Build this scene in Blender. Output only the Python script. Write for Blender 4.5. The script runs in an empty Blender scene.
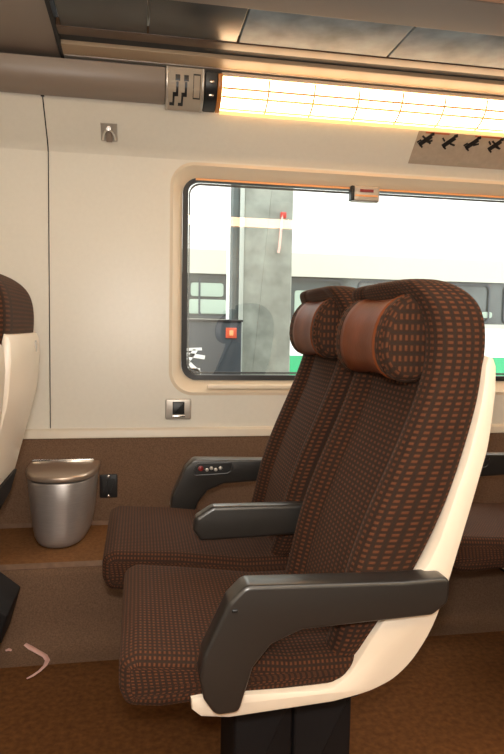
import bpy, bmesh, math, random
from mathutils import Vector, Matrix
random.seed(7)
S = bpy.context.scene
C = S.collection

# ------------------------------------------------------------------ camera
cam_data = bpy.data.cameras.new('camera'); cam = bpy.data.objects.new('camera', cam_data); C.objects.link(cam)
def cam_axes(yaw, pitch, roll):
    cy, sy, cp, sp = math.cos(yaw), math.sin(yaw), math.cos(pitch), math.sin(pitch)
    f = Vector((sy*cp, cy*cp, sp)); r = Vector((cy, -sy, 0)); d = -(r.cross(f))
    cr, sr = math.cos(roll), math.sin(roll)
    return cr*r + sr*d, -sr*r + cr*d, f
r_, d_, f_ = cam_axes(math.radians(10.2), math.radians(-4.5), math.radians(-1.02))
cm = Matrix.Identity(4)
for i in range(3):
    cm[i][0] = r_[i]; cm[i][1] = -d_[i]; cm[i][2] = -f_[i]
cm[0][3], cm[1][3], cm[2][3] = 0, 0, 1.05
cam.matrix_world = cm
cam_data.sensor_width = 36; cam_data.lens = 630/754*36
cam_data.clip_start = 0.02
S.camera = cam

# ------------------------------------------------------------------ light and exposure
S.view_settings.view_transform = 'Standard'; S.view_settings.look = 'None'
S.view_settings.gamma = 1; S.view_settings.exposure = 0.0
S.view_settings.use_curve_mapping = False
LAMP = 12.0; CEIL = 6.0; FLASH = 43; SKY = 4.6
w = bpy.data.worlds.new('station_daylight'); S.world = w; w.use_nodes = True
bg = w.node_tree.nodes['Background']; bg.inputs[0].default_value = (1.0, .985, .95, 1); bg.inputs[1].default_value = SKY

# the photographer's flash, just above the lens
fd = bpy.data.lights.new('flash', 'POINT'); fd.energy = FLASH; fd.shadow_soft_size = .03; fd.color = (1, .975, .94)
fo = bpy.data.objects.new('flash', fd); fo.location = (-.01, -.02, 1.16); C.objects.link(fo)

# ------------------------------------------------------------------ materials
def mat(name, col, rough=.6, metal=0, noise=0, nscale=30, bump=0, bscale=300, spec=.5, sheen=0, aniso=None):
    m = bpy.data.materials.new(name); m.use_nodes = True
    nt = m.node_tree; b = nt.nodes['Principled BSDF']
    b.inputs['Base Color'].default_value = (*col, 1); b.inputs['Roughness'].default_value = rough
    b.inputs['Metallic'].default_value = metal; b.inputs['Specular IOR Level'].default_value = spec
    if sheen: b.inputs['Sheen Weight'].default_value = sheen
    tc = nt.nodes.new('ShaderNodeTexCoord')
    if noise:
        n = nt.nodes.new('ShaderNodeTexNoise'); n.inputs['Scale'].default_value = nscale; n.inputs['Detail'].default_value = 5
        mp = nt.nodes.new('ShaderNodeMapping')
        if aniso: mp.inputs['Scale'].default_value = aniso
        nt.links.new(tc.outputs['Object'], mp.inputs['Vector']); nt.links.new(mp.outputs[0], n.inputs['Vector'])
        rp = nt.nodes.new('ShaderNodeValToRGB')
        rp.color_ramp.elements[0].position = .3; rp.color_ramp.elements[1].position = .7
        rp.color_ramp.elements[0].color = (*[max(0, c*(1-noise)) for c in col], 1)
        rp.color_ramp.elements[1].color = (*[min(1, c*(1+noise)) for c in col], 1)
        nt.links.new(n.outputs['Fac'], rp.inputs[0]); nt.links.new(rp.outputs[0], b.inputs['Base Color'])
    if bump:
        n2 = nt.nodes.new('ShaderNodeTexNoise'); n2.inputs['Scale'].default_value = bscale; n2.inputs['Detail'].default_value = 2
        nt.links.new(tc.outputs['Object'], n2.inputs['Vector'])
        bp = nt.nodes.new('ShaderNodeBump'); bp.inputs['Strength'].default_value = bump; bp.inputs['Distance'].default_value = .003
        nt.links.new(n2.outputs['Fac'], bp.inputs['Height']); nt.links.new(bp.outputs[0], b.inputs['Normal'])
    return m

def emit(name, col, st):
    m = bpy.data.materials.new(name); m.use_nodes = True; b = m.node_tree.nodes['Principled BSDF']
    b.inputs['Base Color'].default_value = (*col, 1); b.inputs['Emission Color'].default_value = (*col, 1)
    b.inputs['Emission Strength'].default_value = st
    return m

def fabric_mat():
    m = bpy.data.materials.new('moquette'); m.use_nodes = True; nt = m.node_tree; b = nt.nodes['Principled BSDF']
    N = nt.nodes.new; L = nt.links.new
    def math_(op, a, bb=None, cc=None):
        n = N('ShaderNodeMath'); n.operation = op
        for i, x in enumerate((a, bb, cc)):
            if x is None: continue
            if isinstance(x, (int, float)): n.inputs[i].default_value = x
            else: L(x, n.inputs[i])
        return n.outputs[0]
    uv = N('ShaderNodeUVMap'); uv.uv_map = 'UVMap'
    sp = N('ShaderNodeSeparateXYZ'); L(uv.outputs[0], sp.inputs[0])
    pu, pv = .0205, .0118
    u = math_('DIVIDE', sp.outputs[0], pu); v = math_('DIVIDE', sp.outputs[1], pv)
    fu = math_('FRACT', u); fv = math_('FRACT', v)
    du = math_('ABSOLUTE', math_('SUBTRACT', fu, .5)); dv = math_('ABSOLUTE', math_('SUBTRACT', fv, .5))
    mr = N('ShaderNodeMapRange'); mr.inputs[1].default_value = .32; mr.inputs[2].default_value = .20; L(du, mr.inputs[0])
    mr2 = N('ShaderNodeMapRange'); mr2.inputs[1].default_value = .32; mr2.inputs[2].default_value = .14; L(dv, mr2.inputs[0])
    dash = math_('MULTIPLY', mr.outputs[0], mr2.outputs[0])
    mx = N('ShaderNodeMix'); mx.data_type = 'RGBA'
    mx.inputs[6].default_value = (.030, .0145, .0080, 1); mx.inputs[7].default_value = (.100, .034, .0150, 1)
    L(dash, mx.inputs[0])
    # thin dark lines between the columns of dashes
    mr3 = N('ShaderNodeMapRange'); mr3.inputs[1].default_value = .42; mr3.inputs[2].default_value = .48; L(du, mr3.inputs[0])
    mx2 = N('ShaderNodeMix'); mx2.data_type = 'RGBA'; mx2.inputs[7].default_value = (.024, .015, .011, 1)
    L(mr3.outputs[0], mx2.inputs[0]); L(mx.outputs[2], mx2.inputs[6])
    L(mx2.outputs[2], b.inputs['Base Color'])
    b.inputs['Roughness'].default_value = .9; b.inputs['Specular IOR Level'].default_value = .2
    b.inputs['Sheen Weight'].default_value = .05; b.inputs['Sheen Roughness'].default_value = .45
    b.inputs['Sheen Tint'].default_value = (1, .62, .42, 1)
    bp = N('ShaderNodeBump'); bp.inputs['Strength'].default_value = .4; bp.inputs['Distance'].default_value = .002
    L(dash, bp.inputs['Height']); L(bp.outputs[0], b.inputs['Normal'])
    return m

def glass_mat(name, tint=(.93, .97, .95), gl=.12):
    m = bpy.data.materials.new(name); m.use_nodes = True; nt = m.node_tree
    for n in list(nt.nodes):
        if n.type != 'OUTPUT_MATERIAL': nt.nodes.remove(n)
    out = [n for n in nt.nodes if n.type == 'OUTPUT_MATERIAL'][0]
    t = nt.nodes.new('ShaderNodeBsdfTransparent'); t.inputs[0].default_value = (*tint, 1)
    g = nt.nodes.new('ShaderNodeBsdfGlossy'); g.inputs['Roughness'].default_value = .0
    mx = nt.nodes.new('ShaderNodeMixShader'); mx.inputs[0].default_value = gl
    nt.links.new(t.outputs[0], mx.inputs[1]); nt.links.new(g.outputs[0], mx.inputs[2]); nt.links.new(mx.outputs[0], out.inputs[0])
    return m

M = dict(
    fabric=fabric_mat(),
    leather=mat('brown_leather', (.155, .038, .010), .55, spec=.25, noise=.25, nscale=12, bump=.15, bscale=120),
    shell=mat('cream_shell', (.82, .70, .56), .35, noise=.02, nscale=3),
    arm=mat('grey_armrest_plastic', (.021, .019, .017), .28, bump=.03, bscale=900, spec=.8),
    black=mat('black_plastic', (.012, .012, .013), .4),
    softblack=mat('black_matt', (.015, .014, .014), .7),
    pedestal=mat('dark_pedestal', (.011, .009, .009), .65, spec=.2, noise=.1, nscale=6),
    steel=mat('brushed_steel', (.42, .385, .365), .36, .62, noise=.06, nscale=25, aniso=(1, 1, 12)),
    lidsteel=mat('bin_lid_steel', (.50, .40, .32), .30, .7, noise=.04, nscale=20),
    chrome=mat('chrome', (.75, .74, .72), .15, 1),
    wall=mat('cream_wall_laminate', (.74, .705, .62), .33, noise=.015, nscale=60, bump=.02, bscale=500),
    surround=mat('window_surround', (.74, .63, .48), .35),
    lip=mat('cream_trim', (.70, .63, .52), .35),
    carpetwall=mat('brown_wall_carpet', (.175, .104, .064), .95, noise=.22, nscale=220, bump=.3, bscale=500, spec=.15),
    ledge=mat('lamplit_ledge_carpet', (.20, .090, .033), .85, noise=.2, nscale=90, bump=.3, bscale=500, spec=.2),
    ledge_highlight=mat('pale_ledge_highlight', (.18, .105, .066), .6, noise=.2, nscale=40),
    floor=mat('brown_floor_carpet', (.130, .050, .013), .85, noise=.28, nscale=60, bump=.3, bscale=500, spec=.2),
    taupe=mat('taupe_plastic', (.26, .205, .165), .4),
    rackrail=mat('taupe_rail', (.21, .17, .14), .5),
    tanrail=mat('tan_rail', (.42, .30, .19), .45),
    rackgrey=mat('grey_blue_reflection_panel', (.17, .22, .255), .5, noise=.45, nscale=9),  # grey-blue marbling paints a reflection into the panel colour
    rackdark=mat('smoked_rack_panel', (.028, .025, .022), .3, noise=.4, nscale=5),
    rackbrown=mat('brown_rack_rail', (.075, .036, .014), .4, noise=.35, nscale=14, aniso=(.3, 1, 1)),
    ceiling=mat('ceiling_panel', (.55, .46, .36), .6),
    ceilwood=mat('orange_brown_panel', (.34, .14, .05), .5),
    silver=mat('silver_plastic', (.50, .46, .41), .35, .5),
    sign=mat('beige_sign', (.42, .35, .27), .5),
    sticker=mat('clear_beige_sticker', (.44, .36, .28), .4, noise=.06, nscale=50),
    stickerred=mat('sticker_red', (.42, .13, .06), .5),
    red=mat('red_plastic', (.50, .03, .02), .4),
    darkred=mat('dark_red_plastic', (.22, .012, .012), .35),
    orange=mat('orange_strip', (.85, .40, .16), .45),
    amber=mat('amber_plastic', (.55, .20, .04), .3),
    gold=mat('yellow_trim', (.85, .60, .22), .4),
    pink=mat('pink_paper', (.80, .48, .42), .6),
    glass=glass_mat('window_glass'),
    lamp=emit('lamp_diffuser', (1, .72, .42), LAMP),
    ceilfill=emit('ceiling_fill_diffuser', (1, .955, .89), CEIL),
    lampedge=emit('lamp_edge_acrylic', (1, .68, .26), 1.0),
    rib=mat('lamp_rib', (.90, .55, .25), .5),
    concrete=mat('concrete', (.26, .28, .245), .9, noise=.3, nscale=7, bump=.3, bscale=40),
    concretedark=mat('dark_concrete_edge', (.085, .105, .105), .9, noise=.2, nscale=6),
    trainwhite=mat('white_train_paint', (.86, .87, .85), .35),
    traincream=mat('pale_grey_train_paint', (.42, .43, .37), .35),
    traindark=mat('tinted_train_glass', (.062, .075, .075), .12, noise=.5, nscale=2.5),
    trainseat=mat('pale_green_upholstery', (.28, .36, .30), .7),
    traingreen=mat('green_train_stripe', (.02, .33, .14), .4),
    navy=mat('dark_blue_grey_panel', (.035, .045, .055), .5),
    signorange=mat('orange_sign', (.65, .10, .04), .5),
    white=mat('white_paint', (.85, .85, .84), .5),
    palepost=mat('pale_post', (.42, .46, .42), .5),
    platform=mat('platform_paving', (.35, .34, .32), .85, noise=.12, nscale=4),
    ballast=mat('grey_ballast', (.14, .13, .12), .95, noise=.4, nscale=30),
)

# ------------------------------------------------------------------ mesh helpers
def rnd_poly(pts, r, n=5):
    """round the corners of a closed polygon; r: number or list"""
    out = []; k = len(pts)
    for i in range(k):
        p0, p, p1 = Vector(pts[i-1]), Vector(pts[i]), Vector(pts[(i+1) % k])
        ri = r[i] if isinstance(r, (list, tuple)) else r
        a, b = (p0-p), (p1-p)
        if ri <= 0 or a.length < 1e-6 or b.length < 1e-6: out.append(tuple(p)); continue
        ang = a.angle(b)
        if ang > math.pi - .05: out.append(tuple(p)); continue
        t = min(ri/math.tan(ang/2), a.length*.49, b.length*.49)
        A = p + a.normalized()*t; B = p + b.normalized()*t
        for j in range(n+1):
            q = j/n
            out.append(tuple((1-q)**2*A + 2*q*(1-q)*p + q*q*B))
    return out

def area2(pts): return sum(pts[i-1][0]*pts[i][1]-pts[i][0]*pts[i-1][1] for i in range(len(pts)))

def inset(pts, d):
    """move a ccw polygon inward by d along vertex normals"""
    k = len(pts); out = []
    for i in range(k):
        p0, p, p1 = Vector(pts[i-1]), Vector(pts[i]), Vector(pts[(i+1) % k])
        e0 = (p-p0); e1 = (p1-p)
        e0 = e0.normalized() if e0.length > 1e-9 else e1.normalized()
        e1 = e1.normalized() if e1.length > 1e-9 else e0
        n = Vector((-e0.y, e0.x)) + Vector((-e1.y, e1.x))
        if n.length < 1e-6: n = Vector((-e0.y, e0.x))
        n.normalize(); c = max(.5, n.dot(Vector((-e0.y, e0.x))))
        out.append(tuple(p + n*d/c))
    return out

class MB:
    def __init__(s): s.v = []; s.f = []; s.uv = []; s.flat = set()
    def vert(s, p): s.v.append(tuple(p)); return len(s.v)-1
    def face(s, idx, uv=None): s.f.append(list(idx)); s.uv.append(uv or [(0, 0)]*len(idx))
    def box(s, x0, x1, y0, y1, z0, z1):
        b = len(s.v)
        for x in (x0, x1):
            for y in (y0, y1):
                for z in (z0, z1): s.v.append((x, y, z))
        for q in ((0, 1, 3, 2), (4, 6, 7, 5), (0, 4, 5, 1), (2, 3, 7, 6), (0, 2, 6, 4), (1, 5, 7, 3)): s.face([b+i for i in q])
        return s
    def rbox(s, x0, x1, y0, y1, z0, z1, r=.004, n=3):
        """box with rounded edges: rounded xz outline extruded in y"""
        return s.prism(rnd_poly([(x0, z0), (x1, z0), (x1, z1), (x0, z1)], r, n), y0, y1, min(r, (y1-y0)*.45))
    def rings(s, rings, closed=True, cap0=False, cap1=False, capuv=None, uvscale=1):
        """loft rings of equal length; UV = metres around / along"""
        k = len(rings[0]); base = len(s.v)
        for r in rings:
            for p in r: s.v.append(tuple(p))
        us = []
        for r in rings:
            acc = [0]
            for i in range(1, k+1): acc.append(acc[-1] + (Vector(r[i % k])-Vector(r[i-1])).length)
            us.append(acc)
        ref = us[len(us)//2]
        vs = [0]
        for j in range(1, len(rings)):
            vs.append(vs[-1] + max((Vector(rings[j][i])-Vector(rings[j-1][i])).length for i in range(0, k, max(1, k//8))))
        for j in range(len(rings)-1):
            for i in range(k if closed else k-1):
                a = base+j*k+i; b = base+j*k+(i+1) % k; c = b+k; d = a+k
                s.face([a, b, c, d], [(ref[i], vs[j]), (ref[i+1], vs[j]), (ref[i+1], vs[j+1]), (ref[i], vs[j+1])])
        cu = capuv or (lambda p: (p[0], p[2]))
        if cap0: s.face([base+i for i in range(k)][::-1], [cu(p) for p in rings[0]][::-1])
        if cap1:
            o = base+(len(rings)-1)*k; s.face([o+i for i in range(k)], [cu(p) for p in rings[-1]])
        return s
    def prism(s, prof, y0, y1, r=0, seg=3, swapuv=False, axis='y'):
        """profile in (a,b) extruded along an axis with rounded rims; uv u = along axis, v = along profile"""
        if area2(prof) < 0: prof = prof[::-1]
        st = []
        if r > 0:
            for i in range(seg+1):
                t = i/seg*math.pi/2; st.append((y0 + r*(1-math.sin(t)), r*(1-math.cos(t))))
            st = st[::-1]
            st += [(y1-(y-y0), i) for y, i in st[::-1]]
        else: st = [(y0, 0), (y1, 0)]
        P = {'y': lambda a, b, t: (a, t, b), 'x': lambda a, b, t: (t, a, b), 'z': lambda a, b, t: (a, b, t)}[axis]
        rings = []
        for y, ins in st:
            pr = inset(prof, ins) if ins > 1e-9 else prof
            rings.append([P(a, b, y) for a, b in pr])
        k = len(prof); base = len(s.v)
        for rg in rings: s.v.extend(rg)
        ua = [st[0][0]]
        for j in range(1, len(st)): ua.append(ua[-1] + math.hypot(st[j][0]-st[j-1][0], st[j][1]-st[j-1][1]))
        acc = [0]
        for i in range(1, k+1): acc.append(acc[-1] + (Vector(prof[i % k])-Vector(prof[i-1])).length)
        for j in range(len(rings)-1):
            for i in range(k):
                a = base+j*k+i; b = base+j*k+(i+1) % k
                s.face([a, b, b+k, a+k], [(ua[j], acc[i]), (ua[j], acc[i+1]), (ua[j+1], acc[i+1]), (ua[j+1], acc[i])])
        cu = (lambda a, b: (b, a)) if swapuv else (lambda a, b: (a, b))
        s.flat |= {len(s.f), len(s.f)+1}
        s.face([base+i for i in range(k)][::-1], [cu(*p) for p in prof][::-1])
        o = base+(len(rings)-1)*k; s.face([o+i for i in range(k)], [cu(*p) for p in prof])
        return s
    def tube(s, pts, rad, n=8, flat=1):
        rings = []
        for i, p in enumerate(pts):
            p = Vector(p); t = (Vector(pts[min(i+1, len(pts)-1)])-Vector(pts[max(i-1, 0)])).normalized()
            up = Vector((0, 0, 1)) if abs(t.z) < .9 else Vector((0, 1, 0))
            a = t.cross(up).normalized(); b = a.cross(t).normalized()
            rr = rad[i] if isinstance(rad, (list, tuple)) else rad
            rings.append([p + a*rr*math.cos(q*2*math.pi/n) + b*rr*flat*math.sin(q*2*math.pi/n) for q in range(n)])
        return s.rings(rings, True, True, True)
    def xform(s, fn): s.v = [tuple(fn(Vector(p))) for p in s.v]; return s
    def build(s, name, m, parent=None, smooth=40, subsurf=0, uvs=(1, 1)):
        me = bpy.data.meshes.new(name)
        off = Vector((0, 0, 0)); pp = parent
        while pp is not None: off += Vector(pp.location); pp = pp.parent
        me.from_pydata([tuple(Vector(p)-off) for p in s.v], [], s.f)
        ul = me.uv_layers.new(name='UVMap'); i = 0
        for q in s.uv:
            for t in q: ul.data[i].uv = (t[0]*uvs[0], t[1]*uvs[1]); i += 1
        bm = bmesh.new(); bm.from_mesh(me); bmesh.ops.recalc_face_normals(bm, faces=bm.faces); bm.to_mesh(me); bm.free()
        if smooth:
            for p in me.polygons: p.use_smooth = p.index not in s.flat
            if not subsurf: me.set_sharp_from_angle(angle=math.radians(smooth))
        me.materials.append(m)
        o = bpy.data.objects.new(name, me); C.objects.link(o)
        if parent is not None: o.parent = parent
        if subsurf:
            md = o.modifiers.new('sub', 'SUBSURF'); md.levels = subsurf; md.render_levels = subsurf
        return o

def empty(name, loc=(0, 0, 0), **tags):
    o = bpy.data.objects.new(name, None); o.empty_display_size = .05; o.location = loc; C.objects.link(o)
    return tag(o, **tags)
def tag(o, label=None, cat=None, group=None, kind=None):
    if label: o['label'] = label
    if cat: o['category'] = cat
    if group: o['group'] = group
    if kind: o['kind'] = kind
    return o

def rrect(x0, x1, z0, z1, r, n=10):
    pts = []
    for cx, cz, a0 in ((x1-r, z0+r, -90), (x1-r, z1-r, 0), (x0+r, z1-r, 90), (x0+r, z0+r, 180)):
        for i in range(n+1):
            a = math.radians(a0 + 90*i/n); pts.append((cx+r*math.cos(a), cz+r*math.sin(a)))
    return pts
def rect_like(loop, x0, x1, z0, z1, n=10):
    """outer rectangle sampled to match rrect(...): corner arcs collapse towards rectangle corners"""
    out = []; k = n+1
    cor = [(x1, z0), (x1, z1), (x0, z1), (x0, z0)]
    for c in range(4):
        for i in range(k):
            p = loop[c*k+i]; h = n//2
            if i == h: out.append(cor[c]); continue
            first = i < h
            # which edges meet at this corner: before h -> previous edge, after -> next edge
            if c == 0: out.append((p[0], z0) if first else (x1, p[1]))
            if c == 1: out.append((x1, p[1]) if first else (p[0], z1))
            if c == 2: out.append((p[0], z1) if first else (x0, p[1]))
            if c == 3: out.append((x0, p[1]) if first else (p[0], z0))
    return out
def ring_xz(mb, A, ya, B, yb):
    return mb.rings([[(x, ya, z) for x, z in A], [(x, yb, z) for x, z in B]], True)

# ------------------------------------------------------------------ room shell
W = 2.5; XL, XR = -2.7, 3.6; OPP = -.46
fl = MB().box(XL, XR, OPP-.1, 1.9495, -.04, 0).build('floor', M['floor']); tag(fl, kind='structure')

wb = empty('wall_back', (0, W, 0), kind='structure')
WX0, WX1, WZ0, WZ1 = .128, 1.86, .788, 1.672      # outer rim of the window surround
GX0, GX1, GZ0, GZ1 = .166, 1.822, .835, 1.630     # black gasket
CW = M['wall']
def wall_panel(x0, x1, parent, hole=None, zlo=.645, zhi=1.690, y=W, mname='panel'):
    mb = MB()
    if hole:
        lp = rrect(*hole); ol = rect_like(lp, x0, x1, zlo, zhi)
        ring_xz(mb, ol, y, lp, y)
    else:
        mb.face([mb.vert((x0, y, zlo)), mb.vert((x1, y, zlo)), mb.vert((x1, y, zhi)), mb.vert((x0, y, zhi))])
    # cove above, leaning into the car, then a thin top edge
    arc = [(y, zhi), (y-.006, zhi+.016), (y-.018, zhi+.032), (y-.125, zhi+.146), (y-.132, zhi+.158)]
    rings = [[(x0, a, b) for a, b in arc], [(x1, a, b) for a, b in arc]]
    mb.rings(rings, closed=False)
    # panel edges returning to the backing
    for xx in (x0, x1):
        dx = .001 if xx == x0 else -.001
        mb.face([mb.vert((xx, y, zlo)), mb.vert((xx, y, zhi)), mb.vert((xx, y+.012, zhi)), mb.vert((xx, y+.012, zlo))])
    return mb.build(mname, CW, parent, smooth=50)
SE = -.3355
wall_panel(XL, SE-.0022, wb)
wall_panel(SE+.0022, 2.05, wb, (WX0, WX1, WZ0, WZ1, .085))
wall_panel(2.054, XR, wb)
MB().box(XL, SE+.02, W+.010, W+.03, .2, 2.1).build('backing_panel', M['softblack'], wb)
MB().box(SE+.02, WX0-.02, W+.03, W+.05, .2, 2.1).build('backing_panel', M['softblack'], wb)
MB().box(WX1+.02, XR, W+.03, W+.05, .2, 2.1).build('backing_panel', M['softblack'], wb)
MB().box(WX0-.02, WX1+.02, W+.03, W+.05, .2, GZ0).build('backing_panel', M['softblack'], wb)
MB().box(WX0-.02, WX1+.02, W+.03, W+.05, GZ1, 2.1).build('backing_panel', M['softblack'], wb)
MB().box(SE-.006, SE+.006, W-.136, W-.120, 1.842, 1.860).build('seam_plug', M['black'], wb)
# carpeted dado, ledge with rounded nose and coved foot
MB().box(XL, XR, 2.485, 2.499, .27, .612).build('carpet_dado', M['carpetwall'], wb, smooth=60)
lg = MB().prism([(2.499, -.02), (2.499, .270), (2.10, .270), (2.078, .267), (2.062, .256), (2.055, .240), (2.046, .11), (2.040, .065), (2.024, .028), (1.995, .008), (1.95, .0005), (1.95, -.02)],
           XL, XR, axis='x').build('trim_3', M['carpetwall'], smooth=60); tag(lg, kind='structure', label='carpeted ledge along the wall')
MB().box(XL, XR, 2.090, 2.499, .270, .2707).build('ledge_top', M['ledge'], lg, smooth=0)  # warmer carpet colour stands in for lamp light on the top
nz = MB().prism([(2.090, .2700), (2.076, .2675), (2.066, .2605), (2.065, .2625), (2.075, .2695), (2.090, .2715)], XL, XR, axis='x').build('ledge_highlight', M['ledge_highlight'], lg, smooth=60)  # paler strip paints the highlight along the ledge edge
MB().prism([(2.484, .2705), (2.484, .284), (2.470, .2705)], XL, XR, axis='x').build('welt', M['ledge_highlight'], lg)
t1 = MB().prism(rnd_poly([(2.476, .612), (2.51, .612), (2.51, .648), (2.488, .648), (2.480, .640)], .003), XL, XR, axis='x').build('trim_1', M['lip']); tag(t1, kind='structure')

# window: moulded surround, gasket, glass, sill plate
wn = empty('window_1', (0, W, 0), kind='structure')
mb = MB(); A = rrect(WX0, WX1, WZ0, WZ1, .085); A2 = rrect(WX0-.012, WX1+.012, WZ0-.012, WZ1+.012, .095)
B0 = rrect(WX0+.004, WX1-.004, WZ0+.004, WZ1-.004, .083)
B = rrect(GX0, GX1, GZ0, GZ1, .062)
mb.rings([[(x, W, z) for x, z in A2], [(x, W-.003, z) for x, z in A], [(x, W+.002, z) for x, z in B0], [(x, W+.030, z) for x, z in B], [(x, W+.045, z) for x, z in B]], True)
mb.build('surround', M['surround'], wn, smooth=50)
Gi = rrect(GX0+.022, GX1-.022, GZ0+.020, GZ1-.010, .048)
mb = MB(); mb.rings([[(x, W+.022, z) for x, z in B], [(x, W+.024, z) for x, z in Gi], [(x, W+.060, z) for x, z in Gi]], True).build('gasket', M['black'], wn)
mb = MB().box(GX0+.05, GX1-.05, W+.020, W+.0235, GZ1-.009, GZ1-.001).build('seal_lamp_glint', M['orange'], wn)  # orange strip paints the lamp's reflection on the gasket edge
mb = MB(); q = [mb.vert((x, W+.040, z)) for x, z in rrect(GX0+.01, GX1-.01, GZ0+.01, GZ1-.004, .05)]; mb.face(q); mb.build('pane', M['glass'], wn, smooth=0)
ex = rrect(GX0+.026, GX1-.026, GZ0+.024, GZ1-.013, .045); ex2 = rrect(GX0+.032, GX1-.032, GZ0+.031, GZ1-.018, .042)
mb = MB(); mb.rings([[(x, W+.052, z) for x, z in ex], [(x, W+.058, z) for x, z in ex2], [(x, W+.07, z) for x, z in ex2]], True).build('outer_frame', M['softblack'], wn)
sp = MB().rbox(.268, 1.42, W-.004, W+.010, .800, .818, .003); sp.build('sill_plate', M['surround'], wn)

# ceiling, other walls (outside the view, they close the car)
ce = MB().box(XL, XR, OPP-.1, W+.06, 2.16, 2.2).build('ceiling', M['ceiling']); tag(ce, kind='structure')
for nm, x in (('wall_left', XL), ('wall_right', XR)):
    tag(MB().box(x-.03, x, OPP-.1, W+.1, -.04, 2.2).build(nm, CW), kind='structure')
wf = empty('wall_front', (0, OPP, 0), kind='structure')
MB().box(XL, XR, OPP-.03, OPP, .6, 2.16).build('panel', CW, wf)
MB().box(XL, XR, OPP-.03, OPP, -.04, .6).build('carpet_dado', M['carpetwall'], wf)

# ------------------------------------------------------------------ strip lamp and luggage rack
def strip_lamp(x0, x1, sgn, y0, label, ribs=True, dz=0):
    """sgn=+1: on the window wall; -1 mirrored on the other side; y = y0 - sgn*depth"""
    t = empty('strip_lamp', (x0, y0, 1.83), label=label, cat='lamp')
    sec = [(.0, 1.832), (.030, 1.838), (.062, 1.853), (.086, 1.876), (.098, 1.900), (.102, 1.922)]
    Y = lambda d: y0 - sgn*d
    mb = MB(); mb.rings([[(x0, Y(d), z) for d, z in sec], [(x1, Y(d), z) for d, z in sec]], closed=False); mb.build('diffuser', M['lamp'], t, smooth=60)
    MB().prism([(Y(-.006), 1.841), (Y(.06), 1.87), (Y(.102), 1.925), (Y(.102), 1.936), (Y(-.006), 1.936)], x0-.005, x1, axis='x').build('housing', M['ceiling'], t, smooth=0)
    MB().prism([(Y(-.001), 1.826), (Y(.012), 1.824), (Y(.020), 1.832), (Y(.012), 1.8375), (Y(-.001), 1.836)], x0, x1, axis='x').build('lower_trim', M['lampedge'], t)
    if ribs:
        for a in ((.030, 1.838), (.0745, 1.8645), (.0925, 1.888)):
            MB().box(x0, x1, Y(a[0]+.003)-.0028, Y(a[0]+.003)+.0028, a[1]-.0055, a[1]+.0005).build('rib', M['rib'], t, smooth=0)
        x = x0+.165; first = None
        while x < x1:
            if first is None:
                mb = MB(); o2 = [(d+.0015, z-.0015) for d, z in sec]
                mb.rings([[(x-.0032, Y(d), z) for d, z in o2], [(x+.0032, Y(d), z) for d, z in o2]], closed=False)
                mb.rings([[(x-.0032, Y(d), z) for d, z in o2], [(x-.0032, Y(d), z) for d, z in sec]], closed=False)
                first = mb.build('divider', M['rib'], t, smooth=0); fx = x
            else:
                c = first.copy(); C.objects.link(c); c.parent = t; c.location.x = x-fx
            x += .168
    return t
strip_lamp(.2855, XR-.02, 1, 2.362, 'glowing strip lamp running along the wall above the window')
ol = strip_lamp(-2.2, 3.2, -1, -.34, 'strip lamp over the opposite window, seen only as a reflection in the glass', ribs=False)
ol.location.z = 1.905; ol.scale.z = .7
cl = empty('ceiling_fill', (.5, .5, 2.16), label='flat added fill lamp on the ceiling, out of view', cat='lamp')  # unseen lamp added to brighten walls and shells from the front
MB().box(-1.8, 2.6, .35, .65, 2.142, 2.159).build('diffuser', M['ceilfill'], cl)
MB().box(-1.82, 2.62, .33, .35, 2.135, 2.16).box(-1.82, 2.62, .65, .67, 2.135, 2.16).build('frame', M['silver'], cl)

# dark lamp end cap with two screws
ec = empty('lamp_end_cap', (.25, 2.33, 1.83), label='black end cap at the left end of the strip lamp', cat='end cap')
capsec = [(2.358, 1.829), (2.335, 1.832), (2.295, 1.849), (2.268, 1.876), (2.258, 1.902), (2.256, 1.930), (2.358, 1.930)]
MB().prism(capsec, .222, .268, .004, axis='x').build('body', M['black'], ec)
MB().prism([(a-.001, b-.001) for a, b in capsec], .268, .284, .003, axis='x').build('amber_collar', M['amber'], ec)
for z, y in ((1.900, 2.258), (1.862, 2.280)):
    mb = MB(); mb.rings([[(.246+.010*k*math.cos(q*.5236), y-e, z+.006*k*math.sin(q*.5236)) for q in range(12)] for e, k in ((-.004, 1), (.002, 1), (.004, .6))], True, False, True); mb.build('screw', M['chrome'], ec)

# seat sign on the fixture: two seat symbols and a window outline
sg = empty('seat_sign', (.145, 2.33, 1.83), label='beige sign with two black seat symbols left of the strip lamp', cat='sign')
sgsec = [(2.356, 1.826), (2.325, 1.828), (2.290, 1.846), (2.268, 1.872), (2.258, 1.900), (2.255, 1.938), (2.356, 1.9375)]
MB().prism(sgsec, .095, .218, .003, axis='x').build('body', M['sign'], sg)
MB().prism([(a-.002*0, b) for a, b in [(2.356, 1.824), (2.324, 1.826), (2.287, 1.844), (2.265, 1.871), (2.255, 1.900), (2.252, 1.938), (2.356, 1.9375)]], .088, .096, .002, axis='x').build('edge_strip', M['silver'], sg)
MB().prism([(a, b) for a, b in [(2.356, 1.824), (2.324, 1.826), (2.287, 1.844), (2.265, 1.871), (2.255, 1.900), (2.252, 1.938), (2.356, 1.9375)]], .212, .220, .002, axis='x').build('edge_strip', M['silver'], sg)
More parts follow.
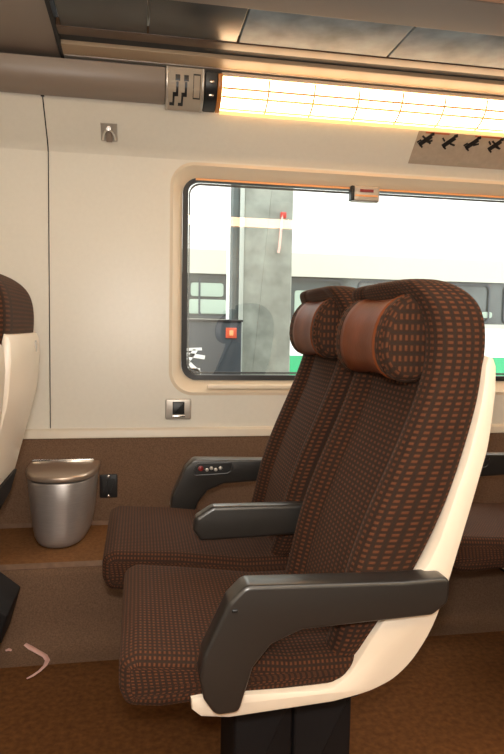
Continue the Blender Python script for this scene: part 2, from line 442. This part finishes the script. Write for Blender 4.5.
def on_sign(t):   # t 0 bottom .. 1 top along the sign face -> (y,z,ny,nz)
    pts = [(2.325, 1.828), (2.290, 1.846), (2.268, 1.872), (2.258, 1.900), (2.255, 1.938)]
    f = max(0, min(.9999, t))*4; i = int(f); q = f-i
    a, b = pts[i], pts[i+1]; y = a[0]+(b[0]-a[0])*q; z = a[1]+(b[1]-a[1])*q
    ty, tz = b[0]-a[0], b[1]-a[1]; l = math.hypot(ty, tz)
    return y, z, -tz/l, ty/l
def sign_patch(mb, x0, x1, t0, t1, sh=0):
    n = 4; h = .0016; R = []
    for i in range(n+1):
        y, z, ny, nz = on_sign(t0+(t1-t0)*i/n); s_ = sh*i/n
        R.append([(x0+s_, y-.0004*ny, z-.0004*nz), (x1+s_, y-.0004*ny, z-.0004*nz), (x1+s_, y+h*ny, z+h*nz), (x0+s_, y+h*ny, z+h*nz)])
    mb.rings(R, True, True, True)
for dx in (0, .030):
    mb = MB()
    sign_patch(mb, .120+dx, .136+dx, .70, .84)
    sign_patch(mb, .123+dx, .131+dx, .40, .68)
    sign_patch(mb, .112+dx, .131+dx, .30, .40)
    sign_patch(mb, .112+dx, .119+dx, .10, .31)
    sign_patch(mb, .102+dx, .119+dx, .04, .12)
    mb.build('seat_symbol', M['black'], sg, smooth=0)
mb = MB()
sign_patch(mb, .182, .184, .28, .86); sign_patch(mb, .205, .207, .28, .86); sign_patch(mb, .182, .207, .26, .29); sign_patch(mb, .182, .207, .85, .88)
mb.build('window_symbol', M['softblack'], sg, smooth=0)

# unlit cover left of the lamp
cv = tag(MB().prism([(2.355, 1.842), (2.335, 1.840), (2.300, 1.848), (2.275, 1.868), (2.262, 1.90), (2.258, 1.934), (2.355, 1.934)], XL, .086, .002, axis='x').build('lamp_cover', M['taupe'], smooth=60),
         'rounded taupe blank cover running left from the seat sign', 'cover')
# luggage rack
rk = empty('luggage_rack', (-.255, 2.1, 1.95), label='overhead luggage rack with grey panels above the strip lamp', cat='luggage rack')
x0 = -.250
MB().prism(rnd_poly([(2.248, 1.941), (2.385, 1.941), (2.385, 1.956), (2.248, 1.956)], .003), x0, XR-.02, axis='x').build('wall_rail', M['silver'], rk)
MB().prism(rnd_poly([(2.168, 1.944), (2.246, 1.941), (2.246, 1.965), (2.168, 1.965)], .004), x0, XR-.02, axis='x').build('tan_rail', M['tanrail'], rk)
MB().prism(rnd_poly([(2.112, 1.955), (2.167, 1.955), (2.167, 1.972), (2.112, 1.972)], .004), x0, XR-.02, axis='x').build('dark_rail', M['softblack'], rk)
MB().prism(rnd_poly([(2.050, 1.945), (2.110, 1.947), (2.110, 1.972), (2.050, 1.972)], .004), x0, XR-.02, axis='x').build('brown_rail', M['rackbrown'], rk)
pieces = [(-.236, .02, 'rackdark'), (.026, .30, 'rackdark'), (.306, .80, 'rackgrey'), (.806, 1.30, 'rackgrey'), (1.306, 2.2, 'rackgrey')]
for a, b, m_ in pieces:
    MB().rbox(a, b, 1.830, 2.049, 1.947, 1.960, .003).build('shelf_panel', M[m_], rk)
MB().prism(rnd_poly([(1.672, 1.955), (1.825, 1.942), (1.829, 1.972), (1.672, 1.995)], .006), x0, XR-.02, axis='x').build('front_rail', M['rackrail'], rk)
MB().prism([(1.66, 1.945), (2.385, 1.9405), (2.385, 2.0), (1.66, 2.0)], x0-.012, x0, axis='x').build('end_plate', M['softblack'], rk)
MB().box(x0, XR-.02, 1.58, 1.668, 1.954, 1.985).build('front_trim', M['ceilwood'], rk)
rc = tag(MB().prism(rnd_poly([(1.60, 1.972), (2.385, 1.945), (2.385, 1.975), (1.60, 2.0)], .004), XL, x0-.016, axis='x').build('rack_cover', M['taupe']), 'plain taupe panel closing the rack at the top left', 'panel')
cp = tag(MB().box(XL, XR, 1.30, 1.66, 2.09, 2.15).build('trim_2', M['ceilwood']), kind='structure')

# ------------------------------------------------------------------ small fittings on the wall
# coat hook on the sloping cove
def cove(d):      # d metres up the slope from its foot
    return W-.018-.125*d/.165*.90, 1.722+.114*d/.165
def cove_frame():
    a = Vector((0, W-.018, 1.722)); b = Vector((0, W-.125, 1.836)); u = (b-a).normalized(); n = Vector((0, -u.z, u.y)); return a, u, n
ca, cu_, cn = cove_frame()
def on_cove(x, up, out): p = ca + cu_*up + cn*out; return (x, p.y, p.z)
hk = empty('coat_hook', on_cove(-.113, .05, 0), label='small chrome coat hook high on the cream wall', cat='hook')
def cove_box(mb, xa, xb, ua, ub, o0, o1, taper=0):
    b = len(mb.v)
    for x in (xa, xb):
        for u in (ua, ub):
            for o in (o0, o1):
                xx = x + (taper if x == xa else -taper)*(1 if o == o1 else 0)
                mb.v.append(on_cove(xx, u, o))
    for q in ((0, 1, 3, 2), (4, 6, 7, 5), (0, 4, 5, 1), (2, 3, 7, 6), (0, 2, 6, 4), (1, 5, 7, 3)): mb.face([b+i for i in q])
    return mb
cove_box(MB(), -.142, -.082, .018, .086, .0004, .005, .003).build('base_plate', M['silver'], hk, smooth=0)
mb = MB(); mb.tube([on_cove(-.134, .024, .006), on_cove(-.131, .045, .014), on_cove(-.122, .066, .020), on_cove(-.112, .074, .022), on_cove(-.102, .066, .020), on_cove(-.093, .045, .014), on_cove(-.090, .024, .006)], .005); mb.build('hoop', M['chrome'], hk)
mb = MB(); mb.tube([on_cove(-.112, .070, .004), on_cove(-.112, .071, .020), on_cove(-.112, .080, .030)], [.007, .007, .008], 10); mb.build('peg', M['chrome'], hk)
cove_box(MB(), -.124, -.100, .018, .058, .003, .012, .002).build('tongue', M['taupe'], hk, smooth=0)

# light switch under the window
ls = empty('light_switch', (.153, W, .68), label='silver framed light switch with black rocker left below the window', cat='switch')
MB().rbox(.103, .205, W-.011, W-.0003, .681, .763, .008).build('frame', M['silver'], ls)
MB().rbox(.131, .178, W-.016, W-.008, .702, .752, .003).build('rocker', M['black'], ls)
MB().rbox(.129, .180, W-.0135, W-.009, .690, .698, .002).build('strip', M['chrome'], ls)
# power socket in carpeted dado
so = empty('power_socket', (-.115, W-.015, .372), label='black power socket plate in the brown wall carpet beside the bin', cat='socket')
MB().rbox(-.149, -.082, W-.022, W-.0155, .376, .468, .004).build('plate', M['black'], so)
MB().rbox(-.141, -.118, W-.026, W-.018, .392, .450, .003).build('module', M['softblack'], so)
MB().rbox(-.113, -.090, W-.026, W-.018, .392, .450, .003).build('module', M['softblack'], so)
for z in (.383, .461):
    mb = MB(); mb.rings([[(-.1155+.0055*k*math.cos(q*.628), W-.020-e, z+.0055*k*math.sin(q*.628)) for q in range(10)] for e, k in ((0, 1), (.003, 1), (.0045, .6))], True, False, True); mb.build('screw', M['chrome'], so)
# emergency hammer box at top of the window
hb = empty('emergency_hammer_holder', (.90, W, 1.58), label='grey emergency hammer holder with red slot at the top of the window', cat='holder')
MB().rbox(.853, .968, W+.000, W+.036, 1.570, 1.634, .007).build('housing', M['silver'], hb)
MB().rbox(.845, .860, W-.004, W+.034, 1.573, 1.632, .004).build('black_bracket', M['black'], hb)
MB().box(.883, .940, W-.0035, W+.002, 1.608, 1.619).build('red_slot', M['darkred'], hb)
MB().box(.864, .960, W-.0015, W+.002, 1.590, 1.597).build('orange_line', M['orange'], hb)
# pictogram sticker on the cove
st = empty('pictogram_sticker', on_cove(1.3, .03, 0), label='beige safety sticker with a row of black pictograms above the window', cat='sticker')
cove_box(MB(), 1.075, 1.66, .008, .147, .0004, .0014, .001).build('sheet', M['sticker'], st, smooth=0)
for xa, xb in ((1.105, 1.205), (1.315, 1.43), (1.52, 1.62)):
    cove_box(MB(), xa, xb, .139, .146, .0008, .0020).build('red_header', M['stickerred'], st, smooth=0)
def stroke(mb, x, u, dx, du, w_):
    l = math.hypot(dx, du); px, pu = -du/l*w_/2, dx/l*w_/2; b = len(mb.v)
    for o in (.0009, .0021):
        for (xx, uu) in ((x+px, u+pu), (x-px, u-pu), (x+dx-px, u+du-pu), (x+dx+px, u+du+pu)): mb.v.append(on_cove(xx, uu, o))
    for q in ((0, 1, 2, 3), (4, 7, 6, 5), (0, 4, 5, 1), (1, 5, 6, 2), (2, 6, 7, 3), (3, 7, 4, 0)): mb.face([b+i for i in q])
for i, x in enumerate((1.118, 1.218, 1.318, 1.418, 1.51, 1.60)):
    mb = MB(); u = .108
    stroke(mb, x-.024, u-.018, .040, .040, .020)             # body of a leaning figure
    stroke(mb, x+.010, u+.026, .014, .006, .014)             # head
    stroke(mb, x-.022, u+.004, -.014, .014 if i % 2 else -.012, .007)
    stroke(mb, x+.004, u-.004, .022, -.006 if i % 2 else .008, .008)
    if i in (0, 3): stroke(mb, x-.022, u+.020, .044, -.030, .008)
    stroke(mb, x-.020, u-.016, .014, -.012, .007)
    mb.build('pictogram', M['black'], st, smooth=0)
for xa, xb in ((1.085, 1.16), (1.29, 1.38)):
    cove_box(MB(), xa, xb, .014, .026, .0008, .0016).build('caption_bar', M['sign'], st, smooth=0)

# ------------------------------------------------------------------ litter bin
bn = empty('litter_bin', (-.284, 2.37, .27), label='brushed steel half-round litter bin on the carpeted ledge', cat='bin')
def dsec(cx, hw, dep, z, yb=2.4835, n=22, e=2.7):
    pts = [(cx-hw, yb, z)]
    for i in range(n+1):
        a = math.pi*(1-i/n); c, s_ = math.cos(a), math.sin(a)
        pts.append((cx + hw*math.copysign(abs(c)**(2/e), c), yb-.03-(dep-.03)*abs(s_)**(2/e), z))
    pts.append((cx+hw, yb, z)); return pts
cx = -.277
rows = [(.2712, .060, .246), (.2722, .076, .262), (.279, .091, .273), (.295, .101, .276), (.33, .108, .274), (.42, .118, .266), (.493, .125, .266), (.498, .123, .264)]
mb = MB(); mb.rings([dsec(cx, hw, d, z) for z, hw, d in rows], True, True, True, capuv=lambda p: (p[0], p[1])); mb.build('body', M['steel'], bn, smooth=50)
lr = [(.498, .112, .245), (.504, .118, .255), (.505, .129, .267), (.518, .131, .270), (.524, .127, .266), (.5255, .120, .258)]
mb = MB(); mb.rings([dsec(cx, hw, d, z) for z, hw, d in lr], True, True, True, capuv=lambda p: (p[0], p[1])); mb.build('lid', M['lidsteel'], bn, smooth=50)
MB().rbox(-.40, -.17, 2.472, 2.483, .518, .534, .003).build('hinge_strip', M['chrome'], bn)

# ------------------------------------------------------------------ litter on the floor
ps = MB().tube([(-.352, 2.018, .036), (-.335, 2.010, .028), (-.310, 1.998, .018), (-.288, 1.985, .011), (-.277, 1.965, .006), (-.280, 1.935, .006), (-.292, 1.905, .006), (-.308, 1.882, .006), (-.322, 1.868, .006)],
               [.008, .011, .010, .009, .008, .006, .005, .005, .003], 8, .35).build('paper_strip', M['pink']); tag(ps, 'crumpled pink paper strip lying on the dark floor', 'litter')
pc = MB().tube([(-.410, 2.010, .024), (-.400, 2.012, .026), (-.392, 2.010, .023)], [.004, .006, .004], 6, .6).build('paper_scrap', M['pink']); tag(pc, 'tiny pink paper scrap beside the paper strip on the floor', 'litter')

# ------------------------------------------------------------------ seats
def backrest(yc):
    #      z     xs    xc    xb    hw
    T = [(.395, .350, .372, .392, .200), (.42, .360, .385, .415, .216), (.46, .372, .398, .445, .222), (.55, .390, .418, .505, .224), (.62, .408, .438, .545, .224),
         (.72, .446, .476, .590, .226), (.815, .489, .518, .618, .227), (.90, .522, .550, .640, .228), (.96, .542, .566, .650, .228), (1.02, .548, .572, .655, .230),
         (1.070, .542, .564, .652, .229), (1.105, .530, .544, .640, .224), (1.130, .514, .520, .618, .208), (1.146, .508, .511, .592, .182), (1.154, .522, .524, .568, .150)]
    R = []
    for z, xs, xc, xb, hw in T:
        th = xb-xs; k = min(1, th/.09)
        half = [(xb, -hw+.030), (xb-.005*k, -hw+.006), (xb-.028*k, -hw-.001), (xs+.5*th, -hw-.002), (xs+.032*k, -hw), (xs+.012*k, -hw+.007), (xs+.001, -hw+.025),
                (xs+.002, -hw+.055), (xs+(xc-xs)*.45, -hw+.078), (xc+.002, -hw+.092), (xc, -hw+.108), (xc-.003, -hw*.25)]
        pts = [(x, yc+y, z) for x, y in half] + [(x, yc-y, z) for x, y in half[::-1]]
        R.append(pts)
    # slanted rows: the sections lean with the back
    mb = MB(); mb.rings(R, True, True, True, capuv=lambda p: (p[1], p[0]))
    return mb

def cush_profile(f):      # f: how far the cushion is slid forward
    return rnd_poly([(-.022-f, .366), (.040-f, .358), (.385, .376), (.430, .376), (.420, .432), (.28, .432), (.10, .455), (-.004-f, .466), (-.034-f, .452), (-.034-f, .40)],
                [.03, 0, 0, .01, .02, 0, 0, .03, .03, .02], 6)
def cushion(yc, f):
    mb = MB(); mb.prism(cush_profile(f), yc-.226, yc+.226, .022, 5)
    return mb

HP = (.534, 1.036)      # headrest centre (x,z)
def hsec(y, k, grow=0, a0=0, a1=360, n=28, full=True):
    pts = []
    for i in range(n if full else n+1):
        a = math.radians(a0 + (a1-a0)*i/n); c, s_ = math.cos(a), math.sin(a); e = 2.15
        X = (.064*k+grow)*math.copysign(abs(c)**(2/e), c); Z = (.084*k+grow)*math.copysign(abs(s_)**(2/e), s_)
        pts.append((HP[0]+X+.12*Z, y, HP[1]+Z))
    return pts
def headrest(yc):
    mb = MB(); st_ = [(-.161, .86), (-.158, .94), (-.151, 1.01), (-.141, 1.04), (-.125, 1.05), (-.105, 1.02), (-.09, .97), (-.05, .94), (0, .93)]
    st_ = st_ + [(-y, k) for y, k in st_[:-1][::-1]]
    mb.rings([hsec(yc+y, k) for y, k in st_], True, True, True, capuv=lambda p: (p[2], p[0]))
    # swap uv so the dashes run along the roll's length on its end
    return mb
def band(yc):
    mb = MB(); ys = [-.112, -.108, -.09, -.05, 0, .05, .09, .106, .110]; kk = [1.03, 1.025, .97, .94, .93, .94, .97, 1.02, 1.025]; g = [-.002, .0025, .003, .003, .003, .003, .003, .0025, -.002]
    mb.rings([hsec(yc+y, k, gg, 62, 285, 24, False) for y, k, gg in zip(ys, kk, g)], False)
    return mb
def piping(yc, y):
    pts = hsec(yc+y, 1.04, -.0005, 0, 360, 28); pts.append(pts[0]); return MB().tube(pts, .0032, 6)

SHELLBACK = [(.645, 1.004), (.657, 1.000), (.663, .985), (.665, .940), (.656, .842), (.643, .784), (.612, .667), (.567, .510), (.528, .435), (.489, .393), (.455, .374), (.419, .362),
             (.36, .351), (.164, .339), (.112, .346), (.096, .360), (.094, .382)]
SHELLFRONT = [(.120, .385), (.33, .378), (.368, .387), (.397, .413), (.451, .498), (.542, .611), (.591, .746), (.615, .823), (.635, .920), (.640, .985)]
SHELL = SHELLBACK + SHELLFRONT

def smooth_open(pts, n=4):
    out = []
    for i in range(len(pts)-1):
        p0, p1, p2, p3 = [Vector(pts[max(0, min(len(pts)-1, i+k))]) for k in (-1, 0, 1, 2)]
        for j in range(n):
            t = j/n; out.append(tuple(.5*((2*p1)+(p2-p0)*t+(2*p0-5*p1+4*p2-p3)*t*t+(3*p1-p0-3*p2+p3)*t**3)))
    return out + [pts[-1]]
SHELL = smooth_open(SHELLBACK[3:-4]) 
SHELL = SHELLBACK[:3] + SHELL + SHELLBACK[-4:] + smooth_open(SHELLFRONT, 3)
def seat_shell(yc): return MB().prism(SHELL, yc-(.237 if yc < 1.5 else .222), yc+.224, .007, 2)

ARM = rnd_poly([(.135, .369), (.176, .372), (.200, .452), (.232, .492), (.287, .515), (.399, .520), (.536, .526), (.566, .548), (.568, .597), (.474, .594), (.184, .602), (.155, .573), (.112, .480), (.105, .440), (.113, .400)],
               [.02, .015, 0, .02, .02, 0, .02, .02, .016, 0, .025, .02, .02, 0, .02], 5)
def arm_outer(y0, y1): return MB().prism(ARM, y0, y1, .008, 4)
MIDARM = rnd_poly([(.155, .505), (.30, .508), (.56, .520), (.568, .584), (.42, .592), (.186, .594), (.142, .566), (.137, .534)], [.012, 0, .015, .015, 0, .02, .015, .012], 5)

def control_panel(arm, y):
    # recessed oval panel on the armrest's inner side, with one red and four grey buttons
    MB().prism(rnd_poly([(.176, .546), (.305, .552), (.320, .588), (.196, .588)], .016, 5), y-.003, y+.004, .002, 2).build('control_panel', M['softblack'], arm)
    mb = MB(); lo = rnd_poly([(.176, .546), (.305, .552), (.320, .588), (.196, .588)], .016, 5); lo.append(lo[0])
    mb.tube([(a, y-.003, b) for a, b in lo], .0022, 6).build('panel_rim', M['arm'], arm)
    def btn(x, z, r, m_):
        mb = MB(); mb.rings([[(x+r*k*math.cos(q*.5236), y-e, z+r*k*math.sin(q*.5236)) for q in range(12)] for e, k in ((0, 1), (.006, 1), (.0075, .7))], True, False, True); mb.build('button', M[m_], arm)
    btn(.207, .571, .009, 'darkred')
    for i, x in enumerate((.228, .243, .258, .274)): btn(x, .566 + (.005 if i % 2 else 0), .0062, 'silver')

def make_seat(kind, yc, label):
    name = kind
    t = empty(name, (.30, yc, 0), label=label, cat='seat', group='train seats in pairs')
    cushion(yc, .0 if kind == 'aisle_seat' else .058).build('seat_cushion', M['fabric'], t, smooth=60, uvs=(1.8, 1.35))
    lift = 0 if kind == 'aisle_seat' else .018
    br = backrest(yc).build('backrest', M['fabric'], t, subsurf=2); br.location.z += lift
    h = headrest(yc).build('headrest', M['fabric'], t, smooth=60)
    b = band(yc).build('leather_band', M['leather'], h, smooth=60); b['label'] = 'brown leather head band'
    for y in (-.142, .142): piping(yc, y).build('piping', M['fabric'], h)
    h.location.z += lift; h.location.x += .7*lift
    s = seat_shell(yc).build('seat_shell', M['shell'], t)
        # dark slab along the lower rear curve of the shell
    lo = [(.585, .575), (.567, .510), (.528, .435), (.50, .405)]
    mb = MB(); mb.rings([[(x+.010, yc-.205, z), (x+.010, yc+.205, z), (x-.012, yc+.205, z), (x-.012, yc-.205, z)] for x, z in lo], True, True, True); mb.build('lower_back_slab', M['pedestal'], s)
    if kind == 'window_seat': MB().rbox(.660, .667, yc+.135, yc+.160, .945, .980, .003).build('coat_peg', M['silver'], s)
    MB().prism(rnd_poly([(.14, .325), (.37, .325), (.40, .36), (.13, .36)], .015), yc-.16, yc+.18, .006).build('seat_pan', M['shell'], t)
    if kind == 'aisle_seat':
        a = arm_outer(yc-.275, yc-.220).build('armrest', M['arm'], t)
        MB().rbox(.160, .171, yc-.2775, yc-.272, .556, .562, .002).build('release_slot', M['black'], a)
        a2 = MB().prism(MIDARM, yc+.2395, yc+.2805, .010, 4).build('armrest', M['arm'], t)
        p = MB().rbox(.192, .468, yc-.09, yc+.16, .262, .338, .008).build('pedestal', M['pedestal'], t)
        MB().rbox(.200, .326, yc-.07, yc+.14, .0, .260, .006).build('pedestal_panel', M['pedestal'], p)
        MB().rbox(.330, .458, yc-.07, yc+.14, .0, .260, .006).build('pedestal_panel', M['pedestal'], p)
    else:
        a = arm_outer(yc+.262, yc+.317).build('armrest', M['arm'], t); control_panel(a, yc+.262)
        MB().rbox(.20, .46, yc-.10, yc+.42, .276, .338, .008).build('wall_bracket', M['pedestal'], t)
        # footrest hinged to the back of the shell, for the passenger behind
        MB().prism(rnd_poly([(.47, .345), (.562, .310), (.622, .258), (.590, .145), (.55, .14), (.50, .28)], .008), yc-.10, yc+.10, .006).build('footrest', M['pedestal'], t)
    return t

def dup(o, dx, label):
    c = o.copy(); C.objects.link(c); c.location.x += dx; c['label'] = label
    for ch in o.children:
        d = ch.copy(); C.objects.link(d); d.parent = c
        for g in ch.children:
            e = g.copy(); C.objects.link(e); e.parent = d
    return c
PITCH = .957
aisle = make_seat('aisle_seat', 1.32, 'large aisle-side train seat in front, full cream shell side and grey armrest showing')
window = make_seat('window_seat', 1.84, 'brown train seat beside the window, behind the large aisle-side seat, controls on its armrest')
dup(aisle, -PITCH-.014, 'seat cut off by the left edge, only a sliver of cream back shell')
lw = dup(window, -PITCH-.014, 'cream-backed seat at the left edge beside the steel bin, dark headrest above')
for ch in lw.children:
    if ch.name.split('.')[0] in ('backrest', 'headrest', 'seat_shell'): ch.location.z += .020 if ch.name.startswith('seat') else .022
dup(aisle, PITCH+.085, 'aisle seat of the row behind, barely in the picture at the right margin')
dup(window, PITCH, 'window seat of the row behind, its armrest peeping past the cream shell at right')

# ------------------------------------------------------------------ outside the window
pf = MB().box(-8, 14, 2.75, 5.4, -.3, -.05).build('platform', M['platform']); tag(pf, kind='structure')
gr = MB().box(-20, 26, 5.4, 16, -1.4, -1.2).build('ground', M['ballast']); tag(gr, kind='structure')
gr = MB().box(-20, 26, -14, -.7, -1.4, -1.2).build('ground', M['ballast']); tag(gr, kind='structure')
pl = empty('concrete_pillar', (.87, 4.4, -.05), label='grey concrete pillar on the platform outside the window', cat='pillar')
MB().rbox(.695, 1.043, 4.3, 4.65, -.05, 3.6, .012).build('shaft', M['concrete'], pl)
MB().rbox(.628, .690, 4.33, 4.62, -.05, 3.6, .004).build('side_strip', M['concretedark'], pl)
MB().rbox(.672, .700, 4.285, 4.31, -.05, 3.6, .004).build('edge_post', M['palepost'], pl)
mb = MB().tube([(.940, 4.285, 1.565), (.945, 4.28, 1.60), (.958, 4.28, 1.78), (.962, 4.285, 1.83)], .009, 8); mb.build('pipe', M['pink'], pl)
MB().rbox(.950, .990, 4.275, 4.302, 1.800, 1.840, .006).build('red_box', M['red'], pl)
pb = empty('platform_cabinet', (.46, 4.2, -.05), label='dark blue-grey cabinet left of the concrete pillar outside', cat='cabinet')
MB().rbox(.10, .660, 4.08, 4.30, -.05, 1.085, .008).build('body', M['navy'], pb)
MB().rbox(.09, .668, 4.07, 4.31, 1.083, 1.098, .004).build('top_edge', M['black'], pb)
sq = MB().rbox(.555, .626, 4.072, 4.082, .978, 1.045, .003).build('orange_sign', M['signorange'], pb)
MB().rbox(.578, .604, 4.069, 4.073, .994, 1.028, .003).build('sign_symbol', M['orange'], sq)
mb = MB()
def star(mb, cx_, cz, segs):
    for (x, z, X, Z, w_) in segs:
        l = math.hypot(X-x, Z-z); px, pz = -(Z-z)/l*w_/2, (X-x)/l*w_/2; b = len(mb.v)
        for y in (4.0795, 4.074):
            for (a, c) in ((x+px, z+pz), (x-px, z-pz), (X-px, Z-pz), (X+px, Z+pz)): mb.v.append((a, y, c))
        for q in ((0, 1, 2, 3), (4, 7, 6, 5), (0, 4, 5, 1), (1, 5, 6, 2), (2, 6, 7, 3), (3, 7, 4, 0)): mb.face([b+i for i in q])
star(mb, 0, 0, [(.27, .90, .40, .905, .018), (.28, .872, .42, .850, .026), (.29, .80, .36, .90, .03), (.27, .74, .30, .84, .05), (.31, .80, .385, .73, .055), (.30, .75, .39, .75, .06)])
mb.build('white_graphic', M['white'], pb, smooth=0)
po = tag(MB().tube([(.585, 4.22, 1.096), (.583, 4.22, 3.4)], .011, 8).build('white_post', M['white']), 'thin white post standing on the cabinet beside the pillar', 'post')
# train on the next track
tr = empty('passenger_train', (1.5, 7.5, -1.2), label='white train with dark windows and green stripe on the next track', cat='train')
TX0, TX1 = -9, 16
MB().prism([(6.5, .40), (6.5, 1.08), (6.56, 1.08), (6.56, 1.60), (6.5, 1.60), (6.5, 2.5), (6.65, 2.85), (7.1, 3.05), (8.6, 3.05), (9.1, 2.85), (9.25, 2.5), (9.25, -.6), (6.6, -.6), (6.52, .2)], TX0, TX1, axis='x').build('body', M['trainwhite'], tr, smooth=20)
MB().prism([(6.490, 1.592), (6.51, 1.592), (6.51, 1.836), (6.490, 1.836)], TX0, TX1, axis='x').build('grey_band', M['traincream'], tr, smooth=0)
MB().prism([(6.490, .38), (6.51, .38), (6.51, .760), (6.490, .760)], TX0, TX1, axis='x').build('green_stripe', M['traingreen'], tr, smooth=0)
MB().prism([(6.492, 1.085), (6.508, 1.085), (6.508, 1.13), (6.492, 1.13)], TX0, TX1, axis='x').build('sill_strip', M['traincream'], tr, smooth=0)
MB().prism([(6.552, 1.10), (6.562, 1.10), (6.562, 1.60), (6.552, 1.60)], TX0, TX1, axis='x').build('window_band', M['traindark'], tr, smooth=0)
x = -8.0
first = None
while x < 15:
    if first is None:
        mb = MB(); ring_xz(mb, rrect(x, x+1.55, 1.14, 1.575, .06, 5), 6.53, rrect(x+.02, x+1.53, 1.16, 1.555, .05, 5), 6.53)
        ring_xz(mb, rrect(x, x+1.55, 1.14, 1.575, .06, 5), 6.53, rrect(x, x+1.55, 1.14, 1.575, .06, 5), 6.55)
        first = mb.build('window_frame', M['navy'], tr, smooth=0); fx = x
    else:
        c = first.copy(); C.objects.link(c); c.parent = tr; c.location.x = x-fx
    x += 1.72
# headrests of that train showing in its windows
def ts(x, w_, z0, z1): return MB().rbox(x, x+w_, 6.535, 6.551, z0, z1, .03)
for a in ((.50, .40, 1.18, 1.33), (.52, .34, 1.36, 1.50), (1.62, .22, 1.18, 1.45), (3.78, .13, 1.20, 1.27), (2.5, .3, 1.2, 1.45)):
    ts(*a).build('seat_back', M['trainseat'], tr)
